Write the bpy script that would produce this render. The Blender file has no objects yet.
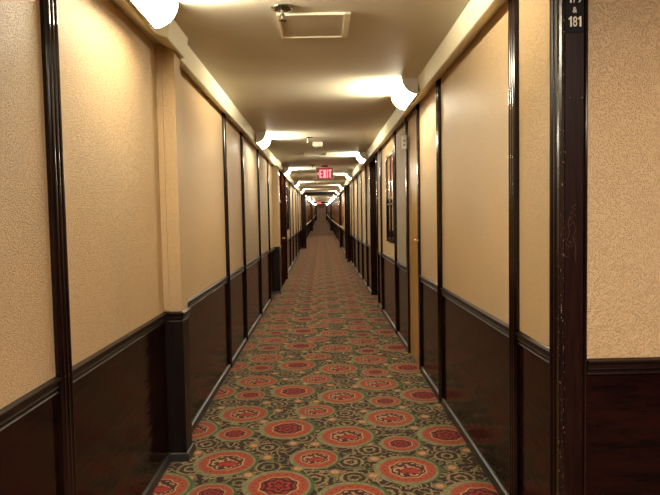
import bpy, bmesh, math, random
from mathutils import Vector, Matrix
random.seed(7)
scene = bpy.context.scene
C = scene.collection

# ------------------------------------------------------------------ camera
EYE = 1.5
M = ((0.99972036, -0.01476223, -0.01847359),
     (0.01919561, 0.05036527, 0.99854638),
     (-0.01381035, -0.99862176, 0.05063456))      # world -> camera
cam_d = bpy.data.cameras.new('camera')
cam = bpy.data.objects.new('camera', cam_d); C.objects.link(cam)
mw = Matrix(M).transposed().to_4x4(); mw.translation = (0, 0, EYE)
cam.matrix_world = mw
cam_d.sensor_width = 36; cam_d.lens = 575 / 660 * 36
cam_d.clip_start = 0.05; cam_d.clip_end = 500
scene.camera = cam

# ------------------------------------------------------------------ world, exposure
w = bpy.data.worlds.new('world'); scene.world = w; w.use_nodes = True
w.node_tree.nodes['Background'].inputs[0].default_value = (0.012, 0.010, 0.008, 1)
w.node_tree.nodes['Background'].inputs[1].default_value = 0.3
vs = scene.view_settings
vs.view_transform = 'Standard'; vs.look = 'None'; vs.gamma = 1; vs.use_curve_mapping = False
vs.exposure = 0.0
LAMP = 92.0                      # radiance of a lamp diffuser
LAMP_COL = (1.0, 0.905, 0.68)
SIDE_W = 16.0                     # watts thrown sideways along the ceiling by each lamp's reflector

# ------------------------------------------------------------------ ship's sheer: the deck curves up with distance
def sh(y): return 0.00014 * y * y if y > 0 else 0.0
FAR = 190.0
CEIL = 2.637; BOXZ = 2.515; TOPZ = 2.57
XR = 0.945; XL = -0.96; XLN = -0.985

# ------------------------------------------------------------------ node helpers
class NT:
    def __init__(s, name):
        s.m = bpy.data.materials.new(name); s.m.use_nodes = True
        s.t = s.m.node_tree; s.t.nodes.clear()
        s.out = s.t.nodes.new('ShaderNodeOutputMaterial')
        s.b = s.t.nodes.new('ShaderNodeBsdfPrincipled')
        s.t.links.new(s.b.outputs[0], s.out.inputs[0])
        s.tc = s.t.nodes.new('ShaderNodeTexCoord')
    def put(s, sock, v):
        if v is None: return
        if hasattr(v, 'is_output') or hasattr(v, 'links'): s.t.links.new(v, sock)
        else:
            if hasattr(sock.default_value, '__len__') and not hasattr(v, '__len__'): v = [v] * len(sock.default_value)
            if sock.type == 'RGBA' and len(v) == 3: v = (*v, 1)
            sock.default_value = v
    def m_(s, op, a, b=None, c=None, clamp=False):
        n = s.t.nodes.new('ShaderNodeMath'); n.operation = op; n.use_clamp = clamp
        for i, v in enumerate((a, b, c)): s.put(n.inputs[i], v)
        return n.outputs[0]
    def v_(s, op, a, b=None, c=None, scale=None):
        n = s.t.nodes.new('ShaderNodeVectorMath'); n.operation = op
        for i, v in enumerate((a, b, c)): s.put(n.inputs[i], v)
        if scale is not None: s.put(n.inputs['Scale'], scale)
        return n.outputs['Value'] if op in ('LENGTH', 'DOT_PRODUCT', 'DISTANCE') else n.outputs[0]
    def mix(s, f, a, b, kind='RGBA'):
        n = s.t.nodes.new('ShaderNodeMix'); n.data_type = kind
        ins = [i for i in n.inputs if i.enabled]; outs = [o for o in n.outputs if o.enabled]
        s.put(ins[0], f); s.put(ins[1], a); s.put(ins[2], b)
        return outs[0]
    def noise(s, vec, scale, detail=3, rough=.5, col=False):
        n = s.t.nodes.new('ShaderNodeTexNoise'); s.put(n.inputs['Vector'], vec)
        n.inputs['Scale'].default_value = scale; n.inputs['Detail'].default_value = detail
        n.inputs['Roughness'].default_value = rough
        return n.outputs['Color' if col else 'Fac']
    def voro(s, vec, scale, feature='F1'):
        n = s.t.nodes.new('ShaderNodeTexVoronoi'); n.feature = feature
        s.put(n.inputs['Vector'], vec); n.inputs['Scale'].default_value = scale
        return n.outputs['Distance']
    def ramp(s, f, lo, hi):                       # 0..1 smooth step
        n = s.t.nodes.new('ShaderNodeMapRange'); n.interpolation_type = 'SMOOTHSTEP'
        s.put(n.inputs[0], f); n.inputs[1].default_value = lo; n.inputs[2].default_value = hi
        return n.outputs[0]
    def bump(s, h, strength, dist):
        n = s.t.nodes.new('ShaderNodeBump'); s.put(n.inputs['Height'], h)
        n.inputs['Strength'].default_value = strength; n.inputs['Distance'].default_value = dist
        s.t.links.new(n.outputs[0], s.b.inputs['Normal'])
    def set(s, **k):
        for a, v in k.items():
            s.put(s.b.inputs[{'col': 'Base Color', 'rough': 'Roughness', 'metal': 'Metallic', 'spec': 'Specular IOR Level',
                              'coat': 'Coat Weight', 'em': 'Emission Color', 'ems': 'Emission Strength', 'trans': 'Transmission Weight', 'coatr': 'Coat Roughness', 'sheen': 'Sheen Weight'}[a]], v)
        return s.m

def simple(name, col, rough=.5, var=.12, scale=30, **k):
    n = NT(name); f = n.noise(n.tc.outputs['Object'], scale, 3)
    n.set(col=n.mix(f, tuple(c * (1 - var) for c in col), tuple(c * (1 + var) for c in col)), rough=rough, **k)
    return n.m

def mat_wallpaper():
    n = NT('embossed_wallpaper'); o = n.tc.outputs['Object']
    warp = n.v_('ADD', o, n.v_('SCALE', n.noise(o, 120, 2, col=True), scale=.006))
    v = n.voro(warp, 175, 'F1'); f = n.noise(o, 150, 4, .7); big = n.noise(o, 1.3, 2)
    h = n.m_('ADD', n.ramp(v, .15, .6), n.m_('MULTIPLY', f, .7))
    c = n.mix(n.ramp(h, .35, 1.3), (0.455, 0.305, 0.155), (0.565, 0.390, 0.205))
    c = n.mix(n.ramp(big, .35, .65), c, n.v_('MULTIPLY', c, (.93, .95, 1.0)))
    # grey sheen on a few lengths of paper, painted into the colour
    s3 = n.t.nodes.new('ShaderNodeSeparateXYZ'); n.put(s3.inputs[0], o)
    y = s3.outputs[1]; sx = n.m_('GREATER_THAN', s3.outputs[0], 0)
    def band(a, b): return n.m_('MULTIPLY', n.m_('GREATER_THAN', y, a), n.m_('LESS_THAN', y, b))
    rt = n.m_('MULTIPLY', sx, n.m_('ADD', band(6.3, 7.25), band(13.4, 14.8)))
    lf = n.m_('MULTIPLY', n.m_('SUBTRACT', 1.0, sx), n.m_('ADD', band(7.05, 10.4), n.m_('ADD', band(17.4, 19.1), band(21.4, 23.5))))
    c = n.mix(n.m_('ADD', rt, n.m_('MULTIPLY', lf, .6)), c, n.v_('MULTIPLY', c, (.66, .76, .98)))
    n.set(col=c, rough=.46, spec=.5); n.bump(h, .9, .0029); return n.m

def mat_ceiling():
    n = NT('cream_ceiling_paint'); o = n.tc.outputs['Object']
    f = n.noise(o, 3, 4); g = n.noise(o, 220, 2)
    n.set(col=n.mix(f, (0.53, 0.485, 0.375), (0.59, 0.54, 0.42)), rough=.6, spec=.3); n.bump(g, .25, .001); return n.m

def mat_cream():
    return simple('cream_gloss_paint', (0.72, 0.66, 0.47), .4, .05, 8)

def mat_wood(name, a, b, rough=.22, wav=.5, spec=.5):
    n = NT(name); o = n.tc.outputs['Object']
    st = n.v_('MULTIPLY', o, (1.6, 1.6, 11.0))
    g = n.noise(st, 2.2, 5, .6); fine = n.noise(n.v_('MULTIPLY', o, (6, 6, 60)), 3, 3)
    n.set(col=n.mix(n.ramp(n.m_('ADD', n.m_('MULTIPLY', g, .8), n.m_('MULTIPLY', fine, .2)), .35, .65), a, b), rough=rough, spec=spec)
    n.bump(n.noise(n.v_('MULTIPLY', o, (1.0, 1.0, 9)), 2.6, 2), wav, .008); return n.m

def mat_vertical_wood(name, a, b, rough=.2, chips=0.0, spec=.5):
    n = NT(name); o = n.tc.outputs['Object']
    g = n.noise(n.v_('MULTIPLY', o, (14, 14, 1.2)), 4, 4, .6)
    c = n.mix(n.ramp(g, .35, .65), a, b)
    if chips:
        k = n.noise(n.v_('MULTIPLY', o, (3, 3, 1)), 45, 5, .75)
        c = n.mix(n.ramp(k, chips, chips + .03), c, (0.42, 0.27, 0.14))
    n.set(col=c, rough=rough, spec=spec); n.bump(g, .08, .002); return n.m

def mat_carpet():
    n = NT('patterned_carpet'); o = n.tc.outputs['Object']
    P = 0.885
    sep0 = n.t.nodes.new('ShaderNodeSeparateXYZ'); n.put(sep0.inputs[0], o)
    cmb = n.t.nodes.new('ShaderNodeCombineXYZ'); n.put(cmb.inputs[0], sep0.outputs[0]); n.put(cmb.inputs[1], sep0.outputs[1])
    warp = n.v_('SCALE', n.v_('SUBTRACT', n.noise(cmb.outputs[0], 9, 1, col=True), (.5, .5, .5)), scale=.012)
    p = n.v_('ADD', cmb.outputs[0], warp)
    def rel(x, y):
        return n.v_('WRAP', n.v_('SUBTRACT', p, (x, y, 0)), (50, P / 2, 5), (-50, -P / 2, -5))
    def rel2(x, y): # wrap y only; z flattened
        return n.v_('MULTIPLY', rel(x, y), (1, 1, 0))
    # ----- medallions: nearest, in units of its own radius
    meds = [(-.955, 3.18, .165, 0), (-.62, 3.50, .165, 0), (-.635, 3.09, .115, 1), (-.27, 3.17, .168, 1), (-.07, 3.53, .132, 0),
            (.145, 3.0, .168, 0), (.485, 3.34, .165, 0), (.495, 3.73, .115, 1), (.83, 2.98, .165, 1)]
    best = bv = typ = None
    for x, y, r, t in meds:
        v = n.v_('SCALE', rel2(x, y), scale=1 / r); l = n.v_('LENGTH', v)
        if best is None: best, bv, typ = l, v, float(t)
        else:
            lt = n.m_('LESS_THAN', l, best)
            bv = n.mix(lt, bv, v, 'VECTOR'); typ = n.mix(lt, typ, float(t), 'FLOAT'); best = n.m_('MINIMUM', best, l)
    sp = n.t.nodes.new('ShaderNodeSeparateXYZ'); n.put(sp.inputs[0], bv)
    ang = n.m_('ARCTAN2', sp.outputs[1], sp.outputs[0])
    # ----- ground: scrolls
    spir = [(.76, 3.52), (.77, 3.21), (.15, 3.46), (-.07, 3.24), (.16, 3.25), (.28, 3.64), (-.38, 3.72), (-.35, 3.42), (-.95, 3.60),
            (-.82, 3.42), (.66, 3.80), (-.5, 3.22), (.33, 3.06), (-.16, 2.98), (-.80, 3.80)]
    sd = None
    for x, y in spir:
        l = n.v_('LENGTH', rel2(x, y)); sd = l if sd is None else n.m_('MINIMUM', sd, l)
    nz = n.noise(p, 34, 2); nz2 = n.noise(p, 90, 2)
    rings = n.m_('SINE', n.m_('ADD', n.m_('MULTIPLY', sd, 150.0), n.m_('MULTIPLY', nz, 6.0)))
    near = n.ramp(sd, .10, .075)
    leaf = n.ramp(n.m_('ABSOLUTE', n.m_('SUBTRACT', n.noise(p, 17, 1.5), .5)), .050, .030)
    scroll = n.mix(near, leaf, n.ramp(rings, .05, .5), 'FLOAT')
    dark = n.mix(n.ramp(nz2, .4, .6), (0.020, 0.009, 0.007), (0.046, 0.020, 0.014))
    olive = n.mix(n.ramp(nz2, .35, .65), (0.17, 0.12, 0.058), (0.31, 0.24, 0.125))
    olive = n.mix(n.ramp(n.noise(p, 7, 1), .5, .6), olive, (0.13, 0.135, 0.055))
    col = n.mix(scroll, dark, olive)
    # ----- peach rosebuds
    pe = [(.75, 3.35), (.63, 3.12), (.61, 3.57), (.05, 3.33), (.27, 3.27), (.30, 3.50), (-.22, 3.78), (-.37, 3.56), (-.17, 3.39), (.28, 3.74), (-.07, 3.76),
          (-.48, 3.76), (-.46, 3.32), (-.80, 3.30), (-.83, 3.66), (.9, 3.60)]
    pd = None
    for x, y in pe:
        l = n.v_('LENGTH', rel2(x, y)); pd = l if pd is None else n.m_('MINIMUM', pd, l)
    col = n.mix(n.ramp(pd, .046, .040), col, (0.16, 0.13, 0.06))
    col = n.mix(n.ramp(pd, .030, .020), col, n.mix(n.ramp(nz2, .4, .6), (0.42, 0.15, 0.07), (0.50, 0.29, 0.14)))
    # ----- medallion layers
    off = n.v_('LENGTH', n.v_('ADD', bv, (.10, .02, 0)))
    rim = n.mix(n.ramp(off, 1.17, 1.22), (0.21, 0.19, 0.10), (0.055, 0.090, 0.030))
    rim = n.mix(n.ramp(nz, .5, .58), rim, n.mix(.5, rim, (0.085, 0.12, 0.04)))
    col = n.mix(n.ramp(best, 1.24, 1.20), col, rim)
    orange = n.mix(nz2, (0.34, 0.055, 0.027), (0.26, 0.068, 0.034))
    dots = n.m_('MULTIPLY', n.ramp(n.m_('SINE', n.m_('MULTIPLY', ang, 20.0)), .6, .85), n.ramp(n.m_('ABSOLUTE', n.m_('SUBTRACT', best, .84)), .06, .03))
    orange = n.mix(dots, orange, (0.16, 0.03, 0.02))
    col = n.mix(n.ramp(best, 1.03, .99), col, orange)
    sc = n.m_('ADD', best, n.m_('MULTIPLY', n.m_('COSINE', n.m_('MULTIPLY', ang, 8.0)), .035))
    col = n.mix(n.ramp(sc, .70, .67), col, (0.42, 0.24, 0.11))
    col = n.mix(n.ramp(sc, .64, .61), col, (0.055, 0.018, 0.014))
    # wreath
    wn = n.noise(bv, 4.6, 3)
    wr = n.mix(n.ramp(wn, .47, .55), (0.05, 0.018, 0.014), (0.42, 0.26, 0.14))
    wr = n.mix(n.ramp(n.v_('LENGTH', n.v_('MULTIPLY', n.v_('ADD', bv, (-.08, .12, 0)), (1.0, 1.5, 0))), .42, .34), wr, n.mix(n.ramp(wn, .4, .5), (0.14, 0.014, 0.012), (0.30, 0.035, 0.022)))
    # rosette
    pet = n.m_('SINE', n.m_('ADD', n.m_('MULTIPLY', best, 24.0), n.m_('MULTIPLY', n.m_('COSINE', n.m_('MULTIPLY', ang, 6.0)), 1.6)))
    ro = n.mix(n.ramp(pet, -.5, .4), (0.05, 0.008, 0.008), (0.26, 0.028, 0.022))
    inner = n.mix(typ, wr, ro)
    col = n.mix(n.ramp(sc, .57, .54), col, inner)
    fibre = n.ramp(n.noise(p, 130, 2), .25, .75)
    col = n.v_('MULTIPLY', col, n.mix(fibre, (.66, .64, .62), (1.0, .98, .96)))
    n.set(col=col, rough=.95, spec=.1, sheen=.08)
    n.bump(n.noise(o, 400, 2), .4, .002); return n.m

def mat_emit(name, col, s, base=(.8, .8, .8)):
    n = NT(name); f = n.noise(n.tc.outputs['Object'], 5, 1)
    n.set(col=base, em=n.mix(f, col, tuple(c * .97 for c in col)), ems=s, rough=.4); return n.m

WP = mat_wallpaper(); CE = mat_ceiling(); CR = mat_cream()
WAIN = mat_wood('wainscot_veneer', (0.0045, 0.0018, 0.0018), (0.017, 0.0040, 0.0030), .13, .42, .13)
TRIM = mat_vertical_wood('dark_moulding', (0.007, 0.003, 0.0025), (0.017, 0.006, 0.0045), .15, spec=.38)
RAIL = mat_vertical_wood('rail_varnish', (0.007, 0.003, 0.0025), (0.015, 0.0055, 0.004), .3, spec=.35)
WORN = mat_vertical_wood('worn_dark_moulding', (0.009, 0.003, 0.0022), (0.018, 0.0055, 0.004), .36, .71, .15)
EDGE = mat_vertical_wood('chipped_edge', (0.008, 0.0035, 0.003), (0.016, 0.006, 0.005), .25, .62, .3)
BASE = simple('baseboard_gloss', (0.022, 0.021, 0.019), .3, .4, 20)
BLACKW = mat_vertical_wood('black_panel', (0.006, 0.0045, 0.004), (0.011, 0.007, 0.006), .4, spec=.2)
DOORD = mat_vertical_wood('dark_red_door_veneer', (0.010, 0.0035, 0.0025), (0.035, 0.008, 0.005), .7, spec=.0)
DOORY = mat_vertical_wood('honey_door_veneer', (0.38, 0.20, 0.065), (0.54, 0.32, 0.10), .3)
FARW = mat_vertical_wood('brown_panel_veneer', (0.26, 0.11, 0.04), (0.40, 0.18, 0.07), .25)
CARPET = mat_carpet()
DIFF = mat_emit('lamp_diffuser_glow', LAMP_COL, LAMP)
CAPM = simple('lamp_end_cap_enamel', (0.50, 0.46, 0.38), .45, .05)
CHROME = simple('brushed_steel', (0.30, 0.28, 0.24), .25, .08, 60, metal=1.0)
PLATE = simple('matt_black_plate', (0.006, 0.0055, 0.0055), .5, spec=.1)
LETT = simple('cream_lettering', (0.72, 0.66, 0.50), .5, .05)
WHITE = simple('off_white_plastic', (0.70, 0.66, 0.55), .5, .05)
VENTM = simple('panel_edge_paint', (0.86, 0.80, 0.62), .45, .04)
REDF = mat_emit('exit_face_red', (0.60, 0.06, 0.08), .28, (.3, .02, .03))
REDL = mat_emit('exit_letter_glow', (1.0, 0.14, 0.20), 1.7)
HOUS = simple('sign_housing', (0.30, 0.24, 0.15), .4, .05)
BRASS = simple('worn_brass', (0.75, 0.56, 0.30), .3, .1, 40, metal=1.0)
AMB = simple('amber_print', (0.62, 0.34, 0.09), .12, .3, 9, coat=.6)
RED = simple('red_print', (0.50, 0.035, 0.045), .12, .3, 9, coat=.6)
DKP = simple('dark_print', (0.05, 0.018, 0.014), .08, .3, 9, coat=.8)

# ------------------------------------------------------------------ mesh helpers
def link(name, verts, faces, mat, parent=None, loc=(0, 0, 0), smooth=False, mats=None, fmat=None):
    me = bpy.data.meshes.new(name); me.from_pydata(verts, [], faces)
    for m in (mats or [mat]): me.materials.append(m)
    if fmat:
        for p_, i in zip(me.polygons, fmat): p_.material_index = i
    bm = bmesh.new(); bm.from_mesh(me); bmesh.ops.recalc_face_normals(bm, faces=bm.faces); bm.to_mesh(me); bm.free()
    if smooth: me.polygons.foreach_set('use_smooth', [True] * len(me.polygons))
    ob = bpy.data.objects.new(name, me); C.objects.link(ob); ob.location = loc
    if parent: ob.parent = parent
    return ob

class MB:
    def __init__(s): s.v = []; s.f = []
    def box(s, x0, x1, y0, y1, z0, z1):
        b = len(s.v)
        s.v += [(x, y, z) for z in (z0, z1) for y in (y0, y1) for x in (x0, x1)]
        s.f += [tuple(b + i for i in q) for q in ((0, 1, 3, 2), (4, 6, 7, 5), (0, 4, 5, 1), (2, 3, 7, 6), (0, 2, 6, 4), (1, 5, 7, 3))]
        return s
    def prism(s, poly, a, b, axis='z'):
        """extrude a 2-D polygon: axis z -> (x,y), axis y -> (x,z), axis x -> (y,z)"""
        n = len(poly); k = len(s.v)
        for t in (a, b):
            for p, q in poly:
                s.v.append({'z': (p, q, t), 'y': (p, t, q), 'x': (t, p, q)}[axis])
        s.f.append(tuple(k + i for i in range(n))); s.f.append(tuple(k + n + i for i in reversed(range(n))))
        s.f += [(k + i, k + (i + 1) % n, k + n + (i + 1) % n, k + n + i) for i in range(n)]
        return s
    def lathe(s, prof, cx=0, cy=0, seg=20):
        k = len(s.v); m = len(prof)
        for r, z in prof:
            for i in range(seg):
                a = 2 * math.pi * i / seg; s.v.append((cx + r * math.cos(a), cy + r * math.sin(a), z))
        for j in range(m - 1):
            for i in range(seg):
                i2 = (i + 1) % seg
                s.f.append((k + j * seg + i, k + j * seg + i2, k + (j + 1) * seg + i2, k + (j + 1) * seg + i))
        s.f.append(tuple(k + i for i in range(seg))); s.f.append(tuple(k + (m - 1) * seg + i for i in reversed(range(seg))))
        return s
    def build(s, name, mat, parent=None, loc=(0, 0, 0), smooth=False):
        return link(name, s.v, s.f, mat, parent, loc, smooth)

def sweep(mb, path, prof, side):
    """profile (outward offset, z) carried along an xy path with mitred corners. side=+1: outward is to the right of travel (left wall, going +y)."""
    n = len(path); P = []
    for i in range(n):
        d0 = Vector((path[i][0] - path[i - 1][0], path[i][1] - path[i - 1][1])) if i else None
        d1 = Vector((path[i + 1][0] - path[i][0], path[i + 1][1] - path[i][1])) if i < n - 1 else None
        nn = []
        for d in (d0, d1):
            if d is not None: d = d.normalized(); nn.append(Vector((d.y, -d.x)) * side)
        if len(nn) == 1: m = nn[0]
        else:
            m = (nn[0] + nn[1]); m = m.normalized(); m = m / max(.3, m.dot(nn[0]))
        P.append((Vector(path[i]), m))
    k = len(mb.v); L = len(prof)
    for (p, m) in P:
        for o, z in prof: mb.v.append((p.x + m.x * o, p.y + m.y * o, z + sh(p.y)))
    for i in range(n - 1):
        for j in range(L):
            j2 = (j + 1) % L
            mb.f.append((k + i * L + j, k + i * L + j2, k + (i + 1) * L + j2, k + (i + 1) * L + j))
    mb.f.append(tuple(k + j for j in range(L))); mb.f.append(tuple(k + (n - 1) * L + j for j in reversed(range(L))))

def dense(path, step=3.0):
    out = [path[0]]
    for a, b in zip(path, path[1:]):
        L = math.dist(a, b); m = max(1, int(L / step))
        for i in range(1, m + 1): out.append((a[0] + (b[0] - a[0]) * i / m, a[1] + (b[1] - a[1]) * i / m))
    return out

def struct(o, label=None, cat=None, group=None):
    o['kind'] = 'structure'
    if label: o['label'] = label
    if cat: o['category'] = cat
    if group: o['group'] = group
    return o
def tag(o, label, cat, group=None):
    o['label'] = label; o['category'] = cat
    if group: o['group'] = group
    return o
def empty(name, loc, rz=0.0):
    o = bpy.data.objects.new(name, None); C.objects.link(o); o.location = loc; o.rotation_euler = (0, 0, rz); o.empty_display_size = .1; return o
def copy_tree(o, loc, rz=None):
    r = o.copy(); C.objects.link(r); r.location = loc
    if rz is not None: r.rotation_euler = (0, 0, rz)
    for ch in list(o.children):
        c = ch.copy(); C.objects.link(c); c.parent = r; c.matrix_parent_inverse = ch.matrix_parent_inverse.copy()
        for g in list(ch.children):
            d = g.copy(); C.objects.link(d); d.parent = c
    return r

# ------------------------------------------------------------------ floor and ceiling
def ribbon(name, x0, x1, ys, zf, mat, thick):
    v = []; f = []
    for y in ys: v += [(x0, y, zf(y)), (x1, y, zf(y)), (x0, y, zf(y) + thick), (x1, y, zf(y) + thick)]
    for i in range(len(ys) - 1):
        a = 4 * i; b = a + 4
        f += [(a, a + 1, b + 1, b), (a + 2, b + 2, b + 3, a + 3), (a, b, b + 2, a + 2), (a + 1, a + 3, b + 3, b + 1)]
    n = len(ys) - 1
    f += [(0, 2, 3, 1), (4 * n, 4 * n + 1, 4 * n + 3, 4 * n + 2)]
    return link(name, v, f, mat)
YS = [-3.2 + 1.6 * i for i in range(122)]
struct(ribbon('floor', -1.25, 2.7, YS, sh, CARPET, -.05), 'long carpet with rows of red and orange medallions on brown and olive scrolls', 'carpet')
struct(ribbon('ceiling', -1.25, 2.7, YS, lambda y: CEIL + sh(y), CE, .05), 'low beige painted ceiling running the length of the corridor', 'ceiling')

# ------------------------------------------------------------------ walls
D1 = (5.51, 6.27); D2 = (9.62, 10.95); D3 = (18.9, 20.4)          # right-hand doors
E1 = (11.85, 14.20)                                               # left-hand door
WOODR = 24.0; WOODL = 28.0                                        # beyond: brown panelling
left_paths = [[(XLN, -3.0), (XLN, 3.55), (-.875, 3.55), (-.875, 3.70), (XL, 3.70), (XL, 11.45), (-.855, 11.45), (-.855, E1[0])],
              [(XL, E1[1]), (XL, WOODL)]]
right_paths = [[(XR, 2.19), (XR, D1[0])], [(XR, D1[1]), (XR, D2[0])], [(XR, D2[1]), (XR, D3[0])], [(XR, D3[1]), (XR, WOODR)]]
def wall(name, paths, side, far_from, far_x):
    mb = MB()
    wp = [(-.06, 0.93), (0, 0.93), (0, TOPZ), (-.06, TOPZ)]
    for p in paths: sweep(mb, dense(p), wp, side)
    k = len(mb.f)
    sweep(mb, dense([(far_x, far_from), (far_x, FAR - .5)]), [(-.06, 0.93), (0, 0.93), (0, TOPZ), (-.06, TOPZ)], side)
    fm = [0] * k + [1] * (len(mb.f) - k)
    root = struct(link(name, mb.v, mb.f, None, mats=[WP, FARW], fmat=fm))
    mb = MB()
    wa = [(-.06, 0), (0, 0), (0, .93), (-.06, .93)]
    for p in paths + [[(far_x, far_from), (far_x, FAR - .5)]]: sweep(mb, dense(p), wa, side)
    mb.build('wainscot', WAIN, root)
    mb = MB()
    cr = [(0, .878), (.007, .878), (.009, .880), (.007, .883), (.004, .884), (.004, .899), (.012, .8995), (.0145, .901), (.0135, .903), (.011, .9035), (.011, .923), (.018, .924), (.020, .928), (.019, .933), (.014, .935), (.005, .937), (0, .940)]
    for p in paths + [[(far_x, far_from), (far_x, FAR - .5)]]: sweep(mb, dense(p), cr, side)
    mb.build('chair_rail', RAIL, root)
    return root
wl = wall('wall_left', left_paths, 1, WOODL, XL)
wl['label'] = 'long left wall, gold embossed wallpaper above dark panelling'; wl['category'] = 'wall'
wr = wall('wall_right', right_paths, -1, WOODR, XR)
wr['label'] = 'long right wall, gold embossed wallpaper above dark panelling'; wr['category'] = 'wall'
# black boxing on the pilasters' lower half
for j, (ya, yb) in enumerate(((3.545, 3.70), (11.445, E1[0]))):
    mb = MB(); z = sh(ya)
    mb.box((XLN if j == 0 else XL) + .002, (-.871 if j == 0 else -.851), ya, yb, z, z + .879); mb.build('pilaster_panel', BLACKW, wl)
# pale corner bead on the pilaster by the camera
mb = MB().box(XLN + .001, XLN + .035, 3.54, 3.552, .95, TOPZ); mb.build('corner_bead', WP, wl)

# baseboards
bp = [(0, 0), (.022, 0), (.022, .010), (.014, .044), (.006, .050), (0, .051)]
for name, paths, side, ff, fx in (('baseboard_left', left_paths, 1, WOODL, XL), ('baseboard_right', right_paths, -1, WOODR, XR)):
    mb = MB()
    for p in paths + [[(fx, ff), (fx, FAR - .5)]]: sweep(mb, dense(p), bp, side)
    struct(mb.build(name, BASE), 'low grey skirting strip at the foot of the %s wall' % name.split('_')[1], 'baseboard')

# boxed cornices under the ceiling
def cornice(name, path, side, label):
    mb = MB()
    # outward offset measured from the path (the lower arris); back runs into the wall
    sweep(mb, dense(path), [(-.20, TOPZ), (-.115, TOPZ), (0, BOXZ), (.006, BOXZ + .004), (.028, CEIL + .004), (-.20, CEIL + .004)], side)
    return struct(mb.build(name, CR), label, 'cornice')
cornice('trim_1', [(-.885, -3.0), (-.885, 3.18), (-.84, 3.26), (-.84, 3.66), (-.872, 3.69), (-.872, 11.15), (-.835, 11.2), (-.835, 11.85), (-.872, 11.9), (-.872, FAR - 1)], 1,
        'cream boxed cornice along the top of the left wall')
cornice('trim_2', [(.838, 2.0), (.838, FAR - 1)], -1, 'cream boxed cornice along the top of the right wall')

# ------------------------------------------------------------------ near right: cross wall and the space beside the camera
CY = 2.185
mb = MB().box(XR, 2.6, CY, CY + .06, .93, CEIL); wc = struct(mb.build('wall_front', WP), 'gold wallpapered wall facing the camera at the right edge', 'wall')
MB().box(XR, 2.6, CY, CY + .06, 0, .93).build('wainscot', WAIN, wc)
prof = [(CY - o, z) for o, z in [(0, .878), (.007, .878), (.009, .880), (.007, .883), (.004, .884), (.004, .899), (.012, .8995), (.0145, .901), (.0135, .903), (.011, .9035), (.011, .923), (.018, .924), (.020, .928), (.019, .933), (.014, .935), (.005, .937), (0, .940)]]
MB().prism(prof, XR + .07, 2.6, 'x').build('chair_rail', RAIL, wc)
MB().box(2.6, 2.66, -3.2, CY + .06, 0, CEIL).build('wall_right.001', WAIN)['kind'] = 'structure'
MB().box(-1.1, 2.66, -3.2, -3.14, 0, CEIL).build('wall_back', WAIN)['kind'] = 'structure'
e = MB().box(-1.1, 1.1, FAR - .5, FAR - .4, sh(FAR), sh(FAR) + CEIL).build('wall_end', FARW); struct(e)
for o in list(C.objects):
    if o.name == 'wall_right.001': o.name = 'wall_side'; o['label'] = 'dark panelled wall at the far side of the lobby by the camera'; o['category'] = 'wall'
    if o.name == 'wall_back': o['label'] = 'dark panelled wall behind the camera'; o['category'] = 'wall'
    if o.name == 'wall_end': o['label'] = 'brown panelled end wall in the far distance'; o['category'] = 'wall'

# corner post (trim): reeded casing on the corridor side, flat board facing the camera, bead
post = struct(empty('trim_3', (.925, 2.165, 0)), 'dark worn corner post at the right, flat board with scratches facing the camera', 'post')
def reeds(w_, d, nre=3):
    """outline (u along the wall 0..w, outward) with nre round reeds"""
    pts = [(0, 0), (0, d * .55)]
    n = nre * 8
    for i in range(n + 1):
        t = i / n; pts.append((w_ * (.04 + .92 * t), d * (.62 + .38 * abs(math.sin(math.pi * nre * t)) ** .7)))
    pts += [(w_, d * .55), (w_, 0)]
    return pts
pr = reeds(.13, .028, 3)
MB().prism([(-w2, u) for u, w2 in pr], 0, CEIL - .1, 'z').build('casing', WORN, post, (0.022, .035, 0))
MB().box(-.012, .057, -.018, .05, 0, CEIL - .002).build('board', WORN, post)
MB().prism([(.057, .02), (.057, -.022), (.060, -.030), (.065, -.032), (.069, -.028), (.071, -.018), (.071, .025)], 0, CEIL - .002, 'z').build('bead', TRIM, post)
MB().prism([(-.030, .012), (-.031, -.010), (-.026, -.020), (-.018, -.024), (-.012, -.021), (-.010, -.015), (-.010, .012)], 0, CEIL - .1, 'z').build('worn_edge', EDGE, post)
for sx in (.005, .052):
    s = MB().lathe([(.0028, 0), (.0024, .0015), (.0008, .002)], seg=10)
    so = s.build('screw', CHROME, post, (sx, -.0182, 1.93)); so.rotation_euler = (math.pi / 2, 0, 0)
# scratched scribble
def curve(name, pts, r, mat, parent, loc=(0, 0, 0)):
    cu = bpy.data.curves.new(name, 'CURVE'); cu.dimensions = '3D'; cu.bevel_depth = r; cu.bevel_resolution = 1
    for line in pts:
        s = cu.splines.new('POLY'); s.points.add(len(line) - 1)
        for i, p in enumerate(line): s.points[i].co = (*p, 1)
    cu.materials.append(mat)
    o = bpy.data.objects.new(name, cu); C.objects.link(o); o.parent = parent; o.location = loc; return o
SCR = simple('scratch_pale', (0.17, 0.085, 0.055), .6)
def pxb(px, py): return ((px - 321.5 - (217 - py) * -.019 * 0) * 2.147 / 575 - .925, -.0184, 1.5 + (213.8 - py) * 2.147 / 575)
scr = [[(577, 204), (573, 208), (577, 209), (572, 213), (577, 215), (571, 218), (575, 222), (570, 226)], [(571, 216), (569, 224), (571, 232), (568, 240), (573, 243), (577, 238)],
       [(575, 222), (577, 230), (574, 238), (577, 246)], [(567, 243), (570, 247), (575, 246), (570, 241)], [(577, 246), (576, 254), (577, 262)], [(566, 258), (570, 256)]]
curve('scratch', [[pxb(*p) for p in l] for l in scr], .0004, SCR, post)

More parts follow.
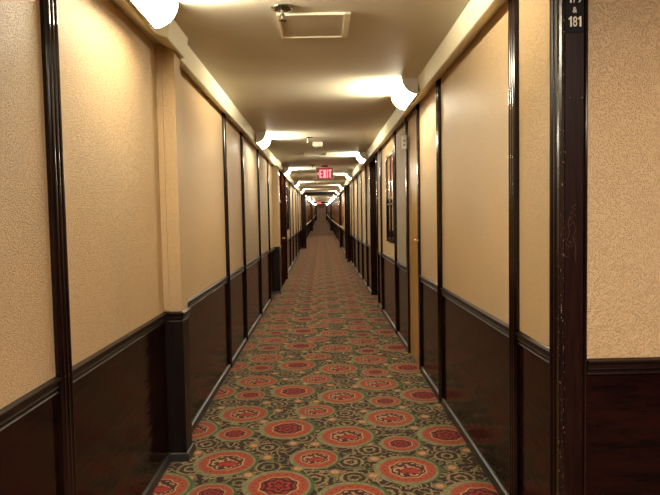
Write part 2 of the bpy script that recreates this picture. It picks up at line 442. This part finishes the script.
# ------------------------------------------------------------------ vertical reeded strips
pstrip = reeds(.100, .025, 3)
sm = MB().prism([(w2, -u) for u, w2 in pstrip], 0, TOPZ - .004, 'z')        # for the left wall (outward +x)
smr = MB().prism([(-w2, -u) for u, w2 in pstrip], 0, TOPZ - .004, 'z')
tn = [3]
first = {}
def strip(side, yf, xw, label=None):
    tn[0] += 1
    z = sh(yf)
    if side not in first:
        o = (sm if side == 'L' else smr).build('trim_%d' % tn[0], TRIM, None, (xw, yf, z)); first[side] = o
    else:
        o = first[side].copy(); C.objects.link(o); o.name = 'trim_%d' % tn[0]; o.location = (xw, yf, z)
    o['group'] = 'dark vertical wall strips'
    struct(o, label, 'moulding', 'dark vertical wall strips')
strip('L', 2.195, XLN, 'dark glossy vertical strip on the left wall nearest the camera')
for i, y in enumerate((5.83, 7.09, 8.85, 10.45)):
    strip('L', y, XL, 'dark vertical strip on the left wall, number %s past the wallpapered pilaster' % ('one', 'two', 'three', 'four')[i])
for i, y in enumerate((2.835, 4.60)):
    strip('R', y, XR, 'dark glossy vertical strip on the right wall, %s' % ('first past the corner post', 'between the corner post strip and the honey door')[i])
strip('R', 7.31, XR, 'dark vertical strip on the right wall between honey door and framed picture')
strip('R', 9.02, XR, 'dark vertical strip on the right wall just past the framed picture')
for y in (12.0, 13.4, 14.9, 16.6, 18.0, 21.6, 22.9): strip('R', y, XR, 'dark vertical strip on the right wall between two dark doors far down')
for y in (15.0, 17.4, 19.2, 21.4, 23.6, 25.6): strip('L', y, XL, 'dark vertical strip on the left wall beyond the dark red door')
y = 30.0
while y < 120:
    strip('L', y, XL, 'tiny dark strip on the brown panelling far down the corridor')
    strip('R', y - 1.0, XR, 'tiny dark strip on the brown panelling far down the corridor'); y += 2.0 if y < 60 else 3.5

# ------------------------------------------------------------------ doors
def door(n, side, y0, y1, depth, panel, label, knob=True, cas=.07, casd=.02, xw=None, leafs=1):
    s = 1 if side == 'R' else -1
    xw = xw if xw is not None else (XR if side == 'R' else XL)
    z = sh((y0 + y1) / 2)
    root = struct(empty('door_%d' % n, (xw, (y0 + y1) / 2, z)), label, 'door')
    h = (y1 - y0) / 2; T = TOPZ - .01
    mb = MB()
    for a, b in ((-h - .03, -h + cas - .03), (h - cas + .03, h + .03)):
        mb.box(min(-s * casd, s * (depth + .03)), max(-s * casd, s * (depth + .03)), a, b, 0, T)
    mb.box(min(-s * casd, s * (depth + .03)), max(-s * casd, s * (depth + .03)), -h - .03, h + .03, T - .05, T)
    mb.build('door_frame', TRIM, root)
    a0, a1 = -h + cas - .03, h - cas + .03
    wl_ = (a1 - a0) / leafs
    for k in range(leafs):
        p = MB().box(min(s * depth, s * (depth + .04)), max(s * depth, s * (depth + .04)), a0 + wl_ * k + .003, a0 + wl_ * (k + 1) - .003, .008, T - .05)
        pn = p.build('door_leaf', panel, root)
        if knob:
            kb = MB().lathe([(.024, 0), (.024, .006), (.010, .010), (.010, .035), (.026, .045), (.028, .055), (.018, .066)], seg=16)
            ky = a0 + wl_ * k + (.07 if k == leafs - 1 else wl_ - .07)
            ko = kb.build('door_knob', BRASS, pn, (s * depth, ky, 1.26 if n == 1 else 1.05), True); ko.rotation_euler = (0, -s * math.pi / 2, 0); ko.scale = (.7, .7, .7)
    return root
door(1, 'R', D1[0], D1[1], .004, DOORY, 'honey brown wooden door in a narrow dark frame on the right wall')
door(2, 'R', D2[0], D2[1], .10, BLACKW, 'nearly black recessed door on the right wall past the framed picture', knob=False)
door(3, 'R', D3[0], D3[1], .02, BLACKW, 'distant black door on the right wall, small and narrow in view', casd=.12, knob=False)
door(4, 'L', E1[0] + .03, E1[1] - .03, .01, DOORD, 'dark red brown double door on the left wall beyond the second pilaster', xw=-.875, leafs=2, cas=.10)
# fire-door frames spanning the corridor far down
def portal(n, y, inl, inr, label):
    z = sh(y); root = struct(empty('door_%d' % n, (0, y, z)), label, 'door frame')
    MB().box(XL - .01, inl, -.15, .35, 0, CEIL).build('door_post', TRIM, root)
    MB().box(inr, XR + .01, -.15, .35, 0, CEIL).build('door_post', TRIM, root)
    MB().box(inl, inr, -.15, .35, 2.50, CEIL).build('door_header', BLACKW, root)
portal(5, 27.2, -.73, .84, 'dark fire door frame spanning the corridor, the nearest of them')
portal(6, 52.0, -.78, .78, 'dark fire door frame spanning the corridor, second in the distance')
portal(7, 92.0, -.72, .72, 'dark fire door frame spanning the corridor, farthest and tiniest')

# ------------------------------------------------------------------ ceiling corner lamps
def make_lamp():
    R_ = .132; Lh = .34
    root = empty('wall_lamp', (0, 0, 0))
    arc = [(R_ * (1 - 0) * math.cos(a), -R_ * math.sin(a)) for a in [math.pi / 2 * i / 12 for i in range(13)]]   # x out from the box, z down from the ceiling
    v = []; f = []
    for yy in (-Lh, Lh):
        for x, zz in arc: v.append((x, yy, zz))
    n = len(arc)
    for i in range(n - 1): f.append((i, i + 1, n + i + 1, n + i))
    d = link('diffuser', v, f, DIFF, root, smooth=True)
    cap = [(0, 0), (R_ + .003, 0)] + [((R_ + .003) * math.cos(a), -(R_ + .003) * math.sin(a)) for a in [math.pi / 2 * i / 12 for i in range(1, 13)]]
    for a, b in ((-Lh - .006, -Lh), (Lh, Lh + .006)): MB().prism(cap, a, b, 'y').build('end_cap', CAPM, root)
    MB().box(0, .012, -Lh, Lh, -R_, 0).box(0.012, R_, -Lh, Lh, -.006, 0).build('lamp_housing', CAPM, root)
    ld = bpy.data.lights.new('tube_light', 'AREA'); ld.shape = 'RECTANGLE'; ld.size = .05; ld.size_y = .62
    ld.energy = SIDE_W; ld.color = LAMP_COL; ld.spread = math.radians(75)
    lo = bpy.data.objects.new('tube_light', ld); C.objects.link(lo); lo.parent = root
    lo.location = (R_ + .003, 0, -.045)
    lo.rotation_euler = (0, -math.radians(90 + 18), 0)
    return root
lamp0 = make_lamp()
used = [False]
def lamp(side, yc, label, x=None):
    xx = (-.842 if side == 'L' else .812) if x is None else x
    loc = (xx, yc, CEIL + sh(yc) - .001); rz = 0 if side == 'L' else math.pi
    if not used[0]: o = lamp0; o.location = loc; o.rotation_euler = (0, 0, rz); used[0] = True
    else: o = copy_tree(lamp0, loc, rz)
    tag(o, label, 'lamp', 'quarter round corner lamps along the ceiling edges')
lamp('L', 2.72, 'glowing corner lamp at the top left edge of the view, above the wallpapered pilaster', -.858)
lamp('R', 5.11, 'nearest glowing corner lamp on the right, above the honey door')
lamp('L', 7.98, 'glowing corner lamp on the left beside the ceiling smoke detector')
lamp('R', 10.5, 'second glowing corner lamp on the right, above the black recessed door')
lamp('L', 13.4, 'glowing corner lamp on the left above the dark red double door')
lamp('R', 15.4, 'third glowing corner lamp on the right, just right of the nearer exit sign')
lamp('L', -2.2, 'corner lamp behind the camera on the left')
k = 0
yy = 18.6
while True:
    yl = yy; yr = yy + 2.3; yy += 5.2 if yy < 38 else 9.0
    if yr > FAR - 4: break
    lamp('L', yl, 'small distant corner lamp in the row receding down the left'); lamp('R', yr, 'small distant corner lamp in the row receding down the right')
# unseen round lamp, added beside the camera to light the cross wall
lb = tag(empty('fill_lamp', (1.05, .1, CEIL)), 'unseen flat round fill lamp added to light the wall at the right edge', 'lamp')
MB().lathe([(.19, 0), (.19, -.02), (.165, -.022)]).build('lamp_base', CAPM, lb)
MB().lathe([(.160, -.0222), (.158, -.0235)], seg=32).build('diffuser', mat_emit('fill_lamp_glow', (1.0, 0.84, 0.70), 580.0), lb)

# ------------------------------------------------------------------ things on the ceiling
def make_sprinkler():
    r = empty('sprinkler', (0, 0, 0))
    MB().lathe([(.062, 0), (.060, -.006), (.035, -.012), (.012, -.014)], seg=24).build('escutcheon', CHROME, r, smooth=True)
    MB().lathe([(.011, -.012), (.011, -.035), (.007, -.04), (.006, -.066)], seg=12).build('stem', CHROME, r)
    mb = MB()
    for s in (-1, 1): mb.prism([(s * .009, -.034), (s * .013, -.038), (s * .012, -.058), (s * .004, -.066), (s * .003, -.062), (s * .009, -.055)], -.002, .002, 'y')
    mb.build('frame_arms', CHROME, r)
    MB().lathe([(.020, -.066), (.021, -.068), (.006, -.069)], seg=16).build('deflector', CHROME, r)
    return r
sp0 = make_sprinkler(); sp0.location = (-.19, 3.165, CEIL)
tag(sp0, 'nearest sprinkler, hanging from a round steel plate before the large ceiling hatch', 'sprinkler', 'ceiling sprinklers')
for y, l in ((8.2, 'second sprinkler from the camera, hanging just before the smoke detector'), (12.55, 'third sprinkler from the camera, just left of the nearer exit sign'),
             (18.2, 'small distant ceiling sprinkler beyond the nearer exit sign')):
    tag(copy_tree(sp0, (-.17, y, CEIL + sh(y))), l, 'sprinkler', 'ceiling sprinklers')
def make_hatch():
    r = empty('access_hatch', (0, 0, 0))
    h = .205
    mb = MB()
    for a in ((-h, h, -h, -h + .012), (-h, h, h - .012, h), (-h, -h + .014, -h, h), (h - .034, h, -h, h)): mb.box(*a, -.014, 0)
    mb.build('hatch_frame', VENTM, r)
    MB().box(-h + .014, h - .034, -h + .012, h - .012, -.007, 0).build('hatch_panel', CE, r)
    return r
ha = make_hatch(); ha.location = (-.022, 3.44, CEIL)
tag(ha, 'square white rimmed hatch in the ceiling beside the nearest sprinkler', 'hatch', 'ceiling access hatches')
tag(copy_tree(ha, (-.08, 10.3, CEIL + sh(10.3))), 'smaller looking ceiling hatch between the smoke detector and the exit sign', 'hatch', 'ceiling access hatches')
tag(copy_tree(ha, (-.04, 17.0, CEIL + sh(17))), 'distant ceiling hatch beyond the nearer exit sign', 'hatch', 'ceiling access hatches')
sd = tag(empty('smoke_detector', (-.035, 8.75, CEIL + sh(8.75))), 'pale boxy smoke detector with a round grey sounder under it', 'detector')
MB().prism([(-.075, 0), (-.075, -.05), (-.06, -.066), (.06, -.066), (.075, -.05), (.075, 0)], -.06, .06, 'y').build('housing', WHITE, sd)
MB().lathe([(.055, -.066), (.05, -.082), (.03, -.09), (.01, -.092)], seg=20).build('sounder', simple('grey_plastic', (.22, .2, .17), .5), sd)
MB().box(.02, .028, -.061, -.0595, -.045, -.037).build('indicator', REDF, sd)

# exit signs
def box_letters(s, wd, ht, t):
    """strokes for one letter as polygons in (x,z)"""
    P = []
    def R_(x0, x1, z0, z1): P.append([(x0, z0), (x1, z0), (x1, z1), (x0, z1)])
    if s == 'E': R_(0, t, 0, ht); [R_(t, wd, z, z + t) for z in (0, (ht - t) / 2, ht - t)]
    if s == 'X': P.append([(0, 0), (t * 1.25, 0), (wd, ht), (wd - t * 1.25, ht)]); P.append([(wd - t * 1.25, 0), (wd, 0), (t * 1.25, ht), (0, ht)])
    if s == 'I': R_(0, t, 0, ht)
    if s == 'T': R_((wd - t) / 2, (wd + t) / 2, 0, ht); R_(0, wd, ht - t, ht)
    return P
def make_exit():
    r = empty('exit_sign', (0, 0, 0)); W = .185; H = .265; z0 = -.305
    MB().box(-W, W, 0, .05, z0, z0 + H - .02).build('housing', HOUS, r)
    MB().box(-W - .006, W + .006, -.006, .056, z0 + H - .02, z0 + H - .006).box(-W - .006, -W + .006, -.006, 0, z0, z0 + H).box(W - .006, W + .006, -.006, 0, z0, z0 + H).build('edge_trim', VENTM, r)
    MB().box(-W + .045, W - .05, -.003, 0, z0 + .012, z0 + H - .022).build('face', REDF, r)
    MB().box(-.075, .075, -.002, .052, z0 + H - .008, 0).build('mount', simple('sign_mount_red', (.22, .03, .03), .4), r)
    x = -.115; ht = .175; t = .027
    for ch, wd in (('E', .062), ('X', .075), ('I', .027), ('T', .068)):
        mb = MB()
        for poly in box_letters(ch, wd, ht, t): mb.prism([(x + a, z0 + .03 + b) for a, b in poly], -.006, -.003, 'y')
        mb.build('letter', REDL, r); x += wd + .011
    c0 = -.165
    MB().prism([(c0, z0 + .12), (c0 + .035, z0 + .155), (c0 + .035, z0 + .130), (c0 + .022, z0 + .12), (c0 + .035, z0 + .110), (c0 + .035, z0 + .085)], -.006, -.003, 'y').build('chevron', REDL, r)
    return r
ex = make_exit(); ex.location = (.09, 12.6, CEIL + sh(12.6))
tag(ex, 'lit red exit sign with a left arrow hanging from the ceiling, the nearer one', 'exit sign', 'exit signs')
tag(copy_tree(ex, (-.18, 46.0, CEIL + sh(46.0))), 'tiny distant red exit sign far down the corridor', 'exit sign', 'exit signs')

# ------------------------------------------------------------------ number plate on the post
def text_mesh(name, body, cx, cz, wd, ht, mat, parent):
    cu = bpy.data.curves.new('t', 'FONT'); cu.body = body; cu.extrude = .0; cu.offset = .012
    to = bpy.data.objects.new('t', cu); C.objects.link(to); bpy.context.view_layer.update()
    me = bpy.data.meshes.new_from_object(to.evaluated_get(bpy.context.evaluated_depsgraph_get()))
    bpy.data.objects.remove(to)
    xs = [v.co.x for v in me.vertices]; ys = [v.co.y for v in me.vertices]
    for v in me.vertices:
        a = (v.co.x - (min(xs) + max(xs)) / 2) / (max(xs) - min(xs)) * wd; b = (v.co.y - (min(ys) + max(ys)) / 2) / (max(ys) - min(ys)) * ht
        v.co = (a + cx, 0, b + cz)
    bm = bmesh.new(); bm.from_mesh(me)
    ext = bmesh.ops.extrude_face_region(bm, geom=bm.faces[:])
    for g in ext['geom']:
        if isinstance(g, bmesh.types.BMVert): g.co.y -= .0012
    bmesh.ops.recalc_face_normals(bm, faces=bm.faces); bm.to_mesh(me); bm.free()
    me.materials.clear(); me.materials.append(mat)
    o = bpy.data.objects.new(name, me); C.objects.link(o); o.parent = parent; return o
np_ = tag(empty('number_sign', (.946, 2.1465, 2.169)), 'small black plate with pale room numbers high on the right corner post', 'sign')
MB().box(-.034, .034, -.004, 0, 0, .20).build('plate', PLATE, np_)
def one(cx, cz, wd, ht):
    t = .0062; x1 = cx + wd / 2
    MB().prism([(x1 - t, cz - ht / 2), (x1, cz - ht / 2), (x1, cz + ht / 2), (x1 - t * .8, cz + ht / 2), (cx - wd / 2, cz + ht * .30), (cx - wd / 2, cz + ht * .16), (x1 - t, cz + ht * .27)], -.0052, -.004, 'y').build('numeral', LETT, np_)
for ch, x, zz, wd, ht in (('8', .001, .038, .016, .037), ('&', .0, .080, .016, .021), ('7', .0, .1235, .014, .037), ('9', .018, .1235, .016, .037)):
    text_mesh('numeral', ch, x, zz, wd, ht, LETT, np_).location.y = -.004
one(-.017, .038, .012, .037); one(.018, .038, .012, .037); one(-.018, .1235, .012, .037)

# ------------------------------------------------------------------ framed pictures, door box, handrails
def make_picture():
    """hangs on the right wall; outward is -x"""
    r = empty('framed_picture', (0, 0, 0)); hw = .41; hh = .59
    fw = .035
    mb = MB()
    mb.box(-.03, 0, -hw, -hw + fw, -hh, hh).box(-.03, 0, hw - fw, hw, -hh, hh).box(-.03, 0, -hw + fw, hw - fw, -hh, -hh + .05).box(-.03, 0, -hw + fw, hw - fw, hh - fw, hh)
    mb.build('picture_frame', TRIM, r)
    zc = .0
    MB().box(-.012, 0, -hw + fw, -.012, zc, hh - fw).build('upper_panel', RED, r)
    MB().box(-.012, 0, .012, hw - fw, zc, hh - fw).build('upper_panel', AMB, r)
    MB().box(-.010, 0, -hw + fw, hw - fw, -hh + .05, zc).build('lower_panel', DKP, r)
    MB().box(-.022, -.002, -.012, .012, -hh + .05, hh - fw).build('mullion', TRIM, r)
    MB().box(-.022, -.002, -hw + fw, hw - fw, zc - .09, zc - .07).build('crossbar', TRIM, r)
    mb = MB()
    for a in range(16):
        a0, a1 = 2 * math.pi * a / 16, 2 * math.pi * (a + 1) / 16
        mb.prism([(q * math.cos(t) * .55, zc - .02 + q * math.sin(t)) for q, t in ((.095, a0), (.095, a1), (.115, a1), (.115, a0))], -.024, -.012, 'x')
    mb.build('ring_ornament', CHROME, r)
    return r
pic = make_picture(); pic.location = (XR, 7.72, 1.755)
tag(pic, 'tall dark framed picture with red and amber upper panels on the right wall', 'picture', 'framed pictures')
p2 = copy_tree(pic, (XL, 16.2, 1.76 + sh(16)), math.pi)
tag(p2, 'distant tall framed picture on the left wall beyond the dark red door', 'picture', 'framed pictures')
db = tag(empty('door_chime', (XR - .022, 6.225, 2.30)), 'small cream box high on the far edge of the honey door frame', 'chime')
MB().box(-.045, 0, -.05, .0, -.07, .07).build('case', WHITE, db)
MB().box(-.035, -.012, -.052, -.05, -.045, -.02).box(-.035, -.012, -.052, -.05, .0, .025).build('slot', simple('grey_slot', (.3, .28, .22), .5), db)

def handrail(side, y0, y1, label):
    s = 1 if side == 'R' else -1
    xw = XR if side == 'R' else XL
    r = tag(empty('handrail', (xw, y0, sh(y0))), label, 'handrail', 'handrails along the far walls')
    mb = MB(); path = dense([(xw, y0), (xw, y1)], 3)
    oct_ = [(.075 + .022 * math.cos(a), 1.02 + .022 * math.sin(a)) for a in [2 * math.pi * i / 8 for i in range(8)]]
    sweep(mb, path, oct_, -s)
    mb.v = [(x - xw, y - y0, z - sh(y0)) for x, y, z in mb.v]
    mb.build('rail', BRASS, r)
    y = y0 + .3
    while y < min(y1, y0 + 30):
        MB().box(min(0, -s * .07), max(0, -s * .07), -.012, .012, -.02, .01).build('bracket', BRASS, r, (0, y - y0, 1.0 + sh(y) - sh(y0))); y += 2.4
handrail('R', 22.2, 26.9, 'short pale handrail on the far right wall before the fire door frame')
handrail('R', 27.7, 90, 'long pale handrail on the far right wall beyond the fire door frame')
handrail('L', 27.7, 90, 'long pale handrail on the far left wall beyond the fire door frame')
